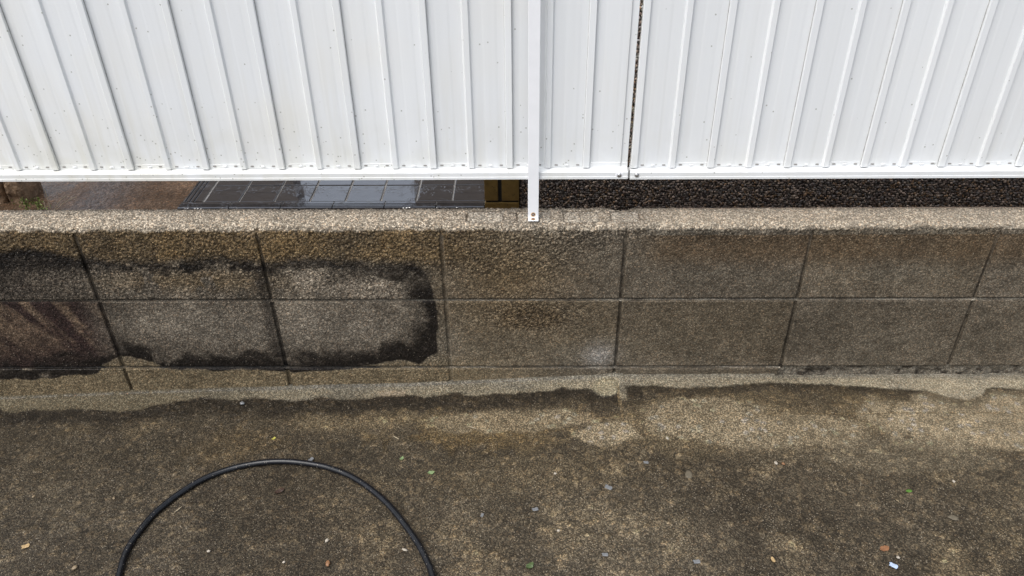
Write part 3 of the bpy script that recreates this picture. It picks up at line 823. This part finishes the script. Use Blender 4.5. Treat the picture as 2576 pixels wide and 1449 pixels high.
def terrace():
    t = empty('tiled_terrace', (-.75, .9, YZ)); tag(t, 'wet dark glazed tile terrace with grooved nosing behind the wall', 'terrace')
    tb = NB('dark_wet_tile')
    n = tb.noise(75, 3); big = tb.noise(11, 2, .5); vv, r1, r2, r3 = tb.vor(110)
    drops = tb.math('MULTIPLY', tb.map(vv, .1, .45, 1, 0), tb.map(big, .42, .56, 0, 1))
    hh = tb.math('ADD', drops, tb.math('MULTIPLY', n, tb.map(big, .42, .55, 0, 1.2)))
    tb.set(Base_Color=tb.mul((.028, .028, .031), tb.map(tb.noise(30, 4), .3, .7, .8, 1.25)), Roughness=tb.map(big, .4, .65, .03, .10),
           IOR=2.0, Coat_Weight=1., Coat_IOR=1.6, Coat_Roughness=.02, Normal=tb.bump(hh, .85, .0012))
    gm = simple('terrace_grout', (.24, .23, .215), .7, .3, 120, .3)
    zt = .150
    link('screed', box_me('screed', -1.2255, -.33, .5585, 3.4, .06, zt-.0035), t, gm)
    px = .1045; x0 = -1.1590; y0 = .5765; py = .1045
    tiles = {}
    for i in range(8):
        for j in range(12):
            xa = x0+i*px; xb = xa+px-.005
            if xb > -.335: xb = -.335
            if xb-xa < .02: continue
            key = round(xb-xa, 4)
            if key not in tiles:
                m_ = box_me('tile', 0, xb-xa, 0, py-.005, -.006, 0, .0012); m_.materials.append(tb.m); tiles[key] = m_
            o = bpy.data.objects.new('tile', tiles[key]); COL.objects.link(o); o.parent = t
            o.location = Vector((xa, y0+j*py, zt+random.uniform(-.0004, .0004)))-t.location
            o.rotation_euler = (random.uniform(-.004, .004), random.uniform(-.004, .004), 0)
    # grooved nosing along the front and the left edge
    def nose_prof():
        p = [(0, -.04), (0, -.003), (.002, -.0006)]
        for q in (.005, .013, .021):
            p += [(q, 0), (q+.0008, -.0030), (q+.0032, -.0030), (q+.004, 0)]
        return p+[(.0375, 0), (.0375, -.04)]
    L = .1505; x = -1.2255
    while x < -.34:
        xb = min(x+L-.003, -.335)
        me = extrude_x('nosing_tile', [(.536+a, zt+.0005+b_) for a, b_ in nose_prof()][::-1], x, xb)
        link('nosing_tile', me, t, tb.m); x += L
    y = .5765
    while y < 1.7:
        prof = [(-1.2255+a*1.55, b_) for a, b_ in nose_prof()]
        V = [(a, y, zt+.0007+b_) for a, b_ in prof]+[(a, y+.147, zt+.0007+b_) for a, b_ in prof]; n_ = len(prof)
        F = [(i, (i+1) % n_, n_+(i+1) % n_, n_+i) for i in range(n_)]+[tuple(range(n_-1, -1, -1)), tuple(range(n_, 2*n_))]
        me = bpy.data.meshes.new('nosing_tile'); me.from_pydata(V, [], F); me.update()
        link('nosing_tile', me, t, tb.m); y += L
terrace()

def house():  # unseen walls, added so the tiles mirror dark beside a gap of sky
    h = empty('house', (.5, 3.2, YZ)); tag(h, 'unseen brown house walls added behind the yard for the wet terrace tiles to mirror', 'house')
    m = simple('added_wall_brown', (.10, .075, .055), .7, .2, 12)
    for a, b_ in ((-.92, 3.2), (-2.75, -1.68)):
        z = YZ
        while z < 2.7:
            link('added_wall_board', box_me('added_wall_board', a, b_, 3.05, 3.2, z, z+.247, .004), h, m); z += .25
house()

# brown rough stone edging at the far left
def stone_edging():
    p = empty('stone_edging', (-1.8, .64, .12)); tag(p, 'rough brown stone edging at the left end behind the wall', 'stone edging')
    m = NB('brown_stone'); n = m.noise(45, 6, .65); n2 = m.noise(160, 4)
    m.set(Base_Color=m.mix(m.map(n, .3, .7, 0, 1), (.12, .078, .046), (.46, .31, .19)), Roughness=.55, Normal=m.bump(m.math('ADD', n, m.math('MULTIPLY', n2, .4)), 1., .012))
    for k, (xa, xb) in enumerate(((-1.94, -1.760), (-1.753, -1.700))):
        us = np.linspace(xa, xb, 34); zs = np.linspace(.08, .225, 46)
        U, Z = np.meshgrid(us, zs); e = np.minimum(np.minimum(U-xa, xb-U)/.01, 1)
        Y = .60-.014*fbm(U*40, Z*40, 500+k, 4)+.012*(1-e)**2+.0*Z
        # front sheet with returns
        front = np.stack([U.ravel(), Y.ravel(), Z.ravel()], 1)
        F = grid_faces(*U.shape)
        nb = len(front)
        back = front.copy(); back[:, 1] = .69
        idx = np.arange(nb).reshape(U.shape)
        side = []
        for col, flip in ((0, True), (-1, False)):
            a = idx[:, col]
            for r in range(len(a)-1):
                q = (a[r], a[r+1], a[r+1]+nb, a[r]+nb); side.append(q[::-1] if not flip else q)
        a = idx[-1]
        for r in range(len(a)-1): side.append((a[r], a[r+1], a[r+1]+nb, a[r]+nb))
        me = mesh_np('stone', np.concatenate([front, back]), np.concatenate([F, np.array(side)]))
        link('stone', me, p, m.m)
stone_edging()

# ------------------------------------------------------------------ hose
HOSE = [(-.93, -.80), (-.985, -.62), (-1.007, -0.530), (-1.015, -0.477), (-1.008, -0.429), (-0.994, -0.384), (-0.967, -0.342), (-0.930, -0.301), (-0.887, -0.274), (-0.839, -0.257), (-0.788, -0.249), (-0.735, -0.251), (-0.675, -0.263), (-0.634, -0.278), (-0.591, -0.301), (-0.547, -0.335), (-0.503, -0.378), (-0.460, -0.433), (-0.431, -0.476), (-0.409, -0.517), (-0.397, -0.545), (-.372, -.63), (-.36, -.75), (-.38, -.95)]
def catmull(P, n):
    P = [np.array(p) for p in P]; P = [2*P[0]-P[1]]+P+[2*P[-1]-P[-2]]; out = []
    for i in range(1, len(P)-2):
        for k in range(n):
            t = k/n; a, b_, c, d = P[i-1:i+3]
            out.append(.5*((2*b_)+(-a+c)*t+(2*a-5*b_+4*c-d)*t*t+(-a+3*b_-3*c+d)*t**3))
    out.append(P[-2]); return np.array(out)

def tube(path, r, seg=16):
    n = len(path); T = np.gradient(path, axis=0); T /= np.linalg.norm(T, axis=1)[:, None]
    up = np.array([0, 0, 1.]); S = np.cross(T, up); S /= np.linalg.norm(S, axis=1)[:, None]; U = np.cross(S, T)
    a = np.linspace(0, 2*math.pi, seg, endpoint=False)
    V = path[:, None]+r*(np.cos(a)[None, :, None]*S[:, None]+np.sin(a)[None, :, None]*U[:, None])
    i = np.arange(n-1)[:, None]*seg; k = np.arange(seg)[None]; k2 = (k+1) % seg
    F = np.stack([i+k, i+k2, i+seg+k2, i+seg+k], -1).reshape(-1, 4)
    return V.reshape(-1, 3), F

def hose():
    R = .0066
    h = empty('hose', (-.7, -.45, -.08)); tag(h, 'black rubber hose lying in an arc on the wet concrete', 'hose')
    p = catmull(HOSE, 10)
    p = catmull([tuple(q) for q in p[::3]], 6)
    s = np.arange(len(p))
    z = gz(p[:, 0], p[:, 1])+R-.0004+.0012*fbm(s*.02, s*0., 601)
    path = np.column_stack([p, z])
    V, F = tube(path, R, 20)
    b = NB('black_rubber'); d, r1, r2, r3 = b.vor(330)
    drop = b.math('MULTIPLY', b.math('GREATER_THAN', r1, .55), b.map(d, .15, .5, 1, 0))
    col = b.mul((.007, .008, .010), b.map(b.noise(80, 4), .3, .7, .7, 1.5))
    col = b.mix(b.math('MULTIPLY', b.math('GREATER_THAN', r2, .93), b.map(d, .2, .4, .7, 0)), col, (.25, .22, .18))
    b.set(Base_Color=col, Roughness=b.map(r3, 0, 1, .05, .10), Specular_IOR_Level=.34, Normal=b.bump(drop, .10, .0010))
    link('tube', mesh_np('tube', V, F), h, b.m)
hose()

# ------------------------------------------------------------------ small things on the ground
def gmat(name, col, rough=.5, **kw): return simple(name, col, rough, .22, 220, **kw)
GM = dict(white=gmat('pale_pebble', (.36, .32, .26)), orange=gmat('orange_pebble', (.22, .11, .05)), tan=gmat('tan_pebble', (.20, .15, .09)),
          grey=gmat('grey_chip', (.15, .155, .16), .35), blue=gmat('blue_white_chip', (.36, .44, .58), .25), leaf=gmat('green_leaf', (.07, .16, .022), .4),
          moss=gmat('pale_green_leaf', (.15, .21, .09), .6), rust=gmat('rust_leaf', (.19, .085, .035), .7), brown=gmat('dark_leaf', (.045, .028, .020), .25),
          sunk=gmat('sunk_stone', (.105, .088, .06), .7), dkgreen=gmat('dark_green_leaf', (.055, .085, .025), .5), yellow=gmat('yellow_leaf', (.36, .33, .07), .5), straw=gmat('dry_straw', (.30, .25, .17), .7), seed=gmat('tan_seed', (.36, .25, .12), .5))

def surf(x, y):
    return float(gz(np.array([x]), np.array([y]))[0])+.0008

def pebble(name, x, y, sx, sy, sz, mat, label, rot=None, cat='pebble', group=None):
    v, f = icosphere()
    # one subdivision for a rounder stone
    V = [tuple(q) for q in v]; F = []; mid = {}
    def m(a, b_):
        k = (min(a, b_), max(a, b_))
        if k not in mid:
            q = (np.array(V[a])+np.array(V[b_])); V.append(tuple(q/np.linalg.norm(q))); mid[k] = len(V)-1
        return mid[k]
    for a, b_, c in f:
        ab, bc, ca = m(a, b_), m(b_, c), m(c, a); F += [(a, ab, ca), (b_, bc, ab), (c, ca, bc), (ab, bc, ca)]
    V = np.array(V); V = V*(1+.13*rng.standard_normal((len(V), 1)))*np.array([sx, sy, sz])*.72
    a = rot if rot is not None else rng.uniform(0, 6.28)
    X = V[:, 0]*math.cos(a)-V[:, 1]*math.sin(a); Y = V[:, 0]*math.sin(a)+V[:, 1]*math.cos(a)
    me = mesh_np(name, np.stack([X, Y, V[:, 2]], 1), F); me.materials.append(mat)
    o = bpy.data.objects.new(name, me); COL.objects.link(o); o.location = (x, y, surf(x, y)+sz*.55)
    return tag(o, label, cat, group)

def leaf(name, x, y, outline, size, rot, mat, label, curl=.25, cat='leaf', thick=.0006):
    size = size*(.66 if cat in ('chip', 'seed') else .78); n = len(outline); P = [(u*size, v*size) for u, v in outline]
    a = math.radians(rot)
    def pt(u, v, dz):
        zz = curl*(u*u+v*v)/size*.5+curl*.15*size*math.sin(u/size*5+v/size*3)
        return (u*math.cos(a)-v*math.sin(a), u*math.sin(a)+v*math.cos(a), max(zz, 0)+dz)
    V = [pt(0, 0, thick)]+[pt(u*.55, v*.55, thick) for u, v in P]+[pt(u, v, thick*.6) for u, v in P]+[pt(u, v, 0) for u, v in P]
    F = [(0, 1+i, 1+(i+1) % n) for i in range(n)]
    F += [(1+i, 1+n+i, 1+n+(i+1) % n, 1+(i+1) % n) for i in range(n)]
    F += [(1+n+i, 1+2*n+i, 1+2*n+(i+1) % n, 1+n+(i+1) % n) for i in range(n)]
    F += [tuple(range(1+3*n-1, 1+2*n-1, -1))]
    me = bpy.data.meshes.new(name); me.from_pydata(V, [], F); me.update(); me.materials.append(mat)
    o = bpy.data.objects.new(name, me); COL.objects.link(o); o.location = (x, y, surf(x, y)+.0012)
    return tag(o, label, cat)

OVAL = [(math.cos(t)*1., math.sin(t)*.62*(1+.15*math.cos(2*t))) for t in np.linspace(0, 2*math.pi, 14, endpoint=False)]
RAG = [(1., .1), (.85, .32), (.55, .45), (.5, .62), (.1, .5), (-.25, .66), (-.6, .5), (-.75, .22), (-1.05, .1), (-.8, -.25), (-.55, -.5), (-.15, -.42), (.2, -.6), (.5, -.45), (.8, -.25)]
CHIP = [(1., .2), (.75, .62), (-.2, .55), (-.5, .75), (-1., .5), (-.75, .1), (-.95, -.4), (-.1, -.5), (.8, -.62), (.95, -.1)]
BLADE = [(1., 0), (.6, .10), (0, .13), (-.6, .1), (-1., 0), (-.6, -.09), (0, -.12), (.6, -.09)]

leaf('leaf', .566, -.366, OVAL, .0085, 10, GM['leaf'], 'bright green oval leaf lying on the ground at right')
leaf('leaf', .465, -.505, RAG, .0135, 20, GM['rust'], 'rust-brown ragged leaf beside the bluish white chip', .15)
leaf('chip', .467, -.543, CHIP, .0120, -30, GM['blue'], 'bluish white flat chip near the lower right corner', .05, 'chip', .0016)
leaf('leaf', -.745, -.329, OVAL, .014, 40, GM['brown'], 'dark brown wet leaf inside the arc of the hose', .35)
leaf('leaf', -.798, -.173, CHIP, .0065, 60, GM['yellow'], 'small yellow leaf scrap above the top of the hose')
leaf('leaf', -.423, -.290, RAG, .0105, 15, GM['moss'], 'pale green crumpled leaf scrap right of the hose', .5)
leaf('leaf', -.492, -.246, RAG, .008, 70, GM['moss'], 'small pale green leaf scrap up and left of the larger one', .4)
leaf('leaf', -.211, -.532, RAG, .0125, 45, GM['dkgreen'], 'dark green leaf scrap at the bottom edge near the middle', .7)
leaf('chip', -.696, -.242, CHIP, .010, 60, GM['grey'], 'grey chip touching the top of the hose', .4, 'chip', .001)
leaf('chip', -.199, -.398, CHIP, .010, 20, GM['grey'], 'grey chip on the ground, larger of the pair in the middle', .1, 'chip', .001)
leaf('chip', -.307, -.408, CHIP, .0075, 80, GM['grey'], 'grey chip on the ground, smaller of the pair in the middle', .1, 'chip', .001)
leaf('chip', .040, -.285, CHIP, .0085, 0, GM['grey'], 'small grey chip below the old repair square', .1, 'chip', .001)
leaf('chip', -.046, -.348, CHIP, .0125, -25, GM['grey'], 'long grey chip in the middle of the ground, below the repair square', .1, 'chip', .001)
leaf('chip', -.067, -.512, CHIP, .0095, 5, GM['grey'], 'grey chip near the bottom edge, right of the dark green leaf scrap', .1, 'chip', .001)
leaf('chip', .103, -.534, CHIP, .0105, 10, GM['grey'], 'grey chip near the bottom edge, left of the tan seed', .1, 'chip', .001)
leaf('chip', -1.233, -.458, CHIP, .0120, 30, GM['seed'], 'orange-tan chip near the left edge of the ground', .2, 'chip', .0012)
leaf('seed', .247, -.530, OVAL, .0090, -75, GM['seed'], 'tan oval seed near the bottom edge at right of centre', .4, 'seed', .002)
pebble('pebble', -1.106, -.511, .0080, .0065, .0040, GM['tan'], 'tan pebble near the lower left corner')
pebble('pebble', -.603, -.514, .0060, .0095, .0040, GM['orange'], 'orange pebble inside the hose arc near the bottom edge', .1)
pebble('pebble', -.616, -.460, .0068, .0048, .0034, GM['white'], 'white pebble inside the hose arc, above the orange one')
pebble('pebble', -.457, -.486, .0080, .0042, .0030, GM['white'], 'white elongated pebble just inside the right limb of the hose', -.3)
pebble('pebble', -.691, -.508, .0042, .0038, .0026, GM['white'], 'tiny white pebble left of the orange pebble')
pebble('pebble', -.850, -.478, .0048, .0044, .0028, GM['white'], 'small white pebble in the left half of the hose arc')
pebble('pebble', -1.102, -.338, .0062, .0044, .0030, GM['tan'], 'small tan pebble left of the hose')
pebble('pebble', -1.284, -.327, .0058, .0040, .0028, GM['tan'], 'small tan pebble at the left edge, above the orange-tan chip')
pebble('pebble', -.907, -.052, .0085, .0075, .0050, GM['grey'], 'grey pebble at the rim of the dry strip by the wall')
pebble('pebble', .126, -.319, .0165, .0110, .0016, GM['sunk'], 'flat tan stone sunk in the concrete below the repair square')
pebble('pebble', .627, -.433, .0140, .0095, .0018, GM['sunk'], 'flat tan stone at right, below the green leaf')
pebble('pebble', .483, -.525, .0048, .0046, .0030, GM['white'], 'white pebble right above the bluish white chip')
pebble('pebble', .316, -.288, .0075, .0050, .0032, GM['white'], 'white pebble beside an orange one right of centre')
pebble('pebble', .331, -.290, .0050, .0042, .0030, GM['orange'], 'small orange pebble beside a white one right of centre')
pebble('pebble', .668, -.341, .0046, .0042, .0030, GM['white'], 'white pebble up and right of the green leaf')
pebble('pebble', -.154, -.452, .0050, .0040, .0028, GM['white'], 'white pebble below the pair of grey chips')
pebble('pebble', -.155, -.304, .0044, .0040, .0026, GM['white'], 'small white pebble left of the long grey chip')
pebble('pebble', .096, -.214, .0040, .0075, .0026, GM['white'], 'slim white pebble right of the tan oval stain', .3)
pebble('pebble', -1.343, -.006, .0050, .0045, .0040, GM['orange'], 'left of two orange pebbles at the foot of the wall')
pebble('pebble', -1.209, -.007, .0045, .0042, .0040, GM['orange'], 'right of two orange pebbles at the foot of the wall')
leaf('twig', -.339, -.158, BLADE, .013, -25, GM['straw'], 'short pale twig on the golden stain near the wall', .3, 'twig', .0014)
leaf('twig', -.513, -.182, BLADE, .012, -35, GM['straw'], 'short pale twig right of the yellow leaf scrap', .2, 'twig', .0012)
leaf('twig', -.950, -.373, BLADE, .013, 55, GM['straw'], 'pale grass blade inside the left limb of the hose', .3, 'twig', .0010)

# ------------------------------------------------------------------ weeds behind the wall
def weeds():
    t = empty('weed_tuft', (-1.655, .545, YZ)); tag(t, 'green weed tuft at the foot of the brown stone edging', 'weed')
    V = []; F = []
    for k in range(200):
        a = rng.uniform(0, 6.28); r = abs(rng.normal(0, .013)); hgt = rng.uniform(.004, .05)*(1-r*8 if r < .1 else .2)
        c = np.array([-1.66+r*math.cos(a)*1.3+(.030 if k % 2 else -.010), .545+.5*r*math.sin(a), YZ+max(hgt, .003)])
        u = rng.standard_normal(3); u /= np.linalg.norm(u); w_ = np.cross(u, rng.standard_normal(3)); w_ /= np.linalg.norm(w_)
        s = rng.uniform(.002, .005); b0 = len(V)
        V += [tuple(c-u*s), tuple(c+w_*s*.5), tuple(c+u*s), tuple(c-w_*s*.5)]; F.append((b0, b0+1, b0+2, b0+3))
    me = bpy.data.meshes.new('foliage'); me.from_pydata(V, [], F); me.update()
    link('foliage', me, t, simple('weed_green', (.16, .21, .045), .6, .4, 90))
    s = empty('dry_stalks', (-1.29, .098, .372)); tag(s, 'dry straw stalks sprouting behind the left part of the coping', 'grass')
    for (dx, dz, bx) in ((-.003, .042, 0), (.036, .024, .004), (.058, .022, .006), (-.003, .012, -.012)):
        p0 = np.array([-1.297+bx, .10, .378]); p1 = p0+np.array([dx, .004, dz+.012])
        path = np.array([p0+(p1-p0)*q+np.array([0, 0, .006*math.sin(q*math.pi)]) for q in np.linspace(0, 1, 7)])
        path[:, 1] += np.linspace(0, .004, 7)
        V_, F_ = tube(path, .0007, 6); link('stalk', mesh_np('stalk', V_, F_), s, GM['straw'])
weeds()

cy = SC.cycles; cy.use_denoising = True; cy.max_bounces = 4; cy.diffuse_bounces = 2; cy.glossy_bounces = 2; cy.transmission_bounces = 2
cy.caustics_reflective = False; cy.caustics_refractive = False
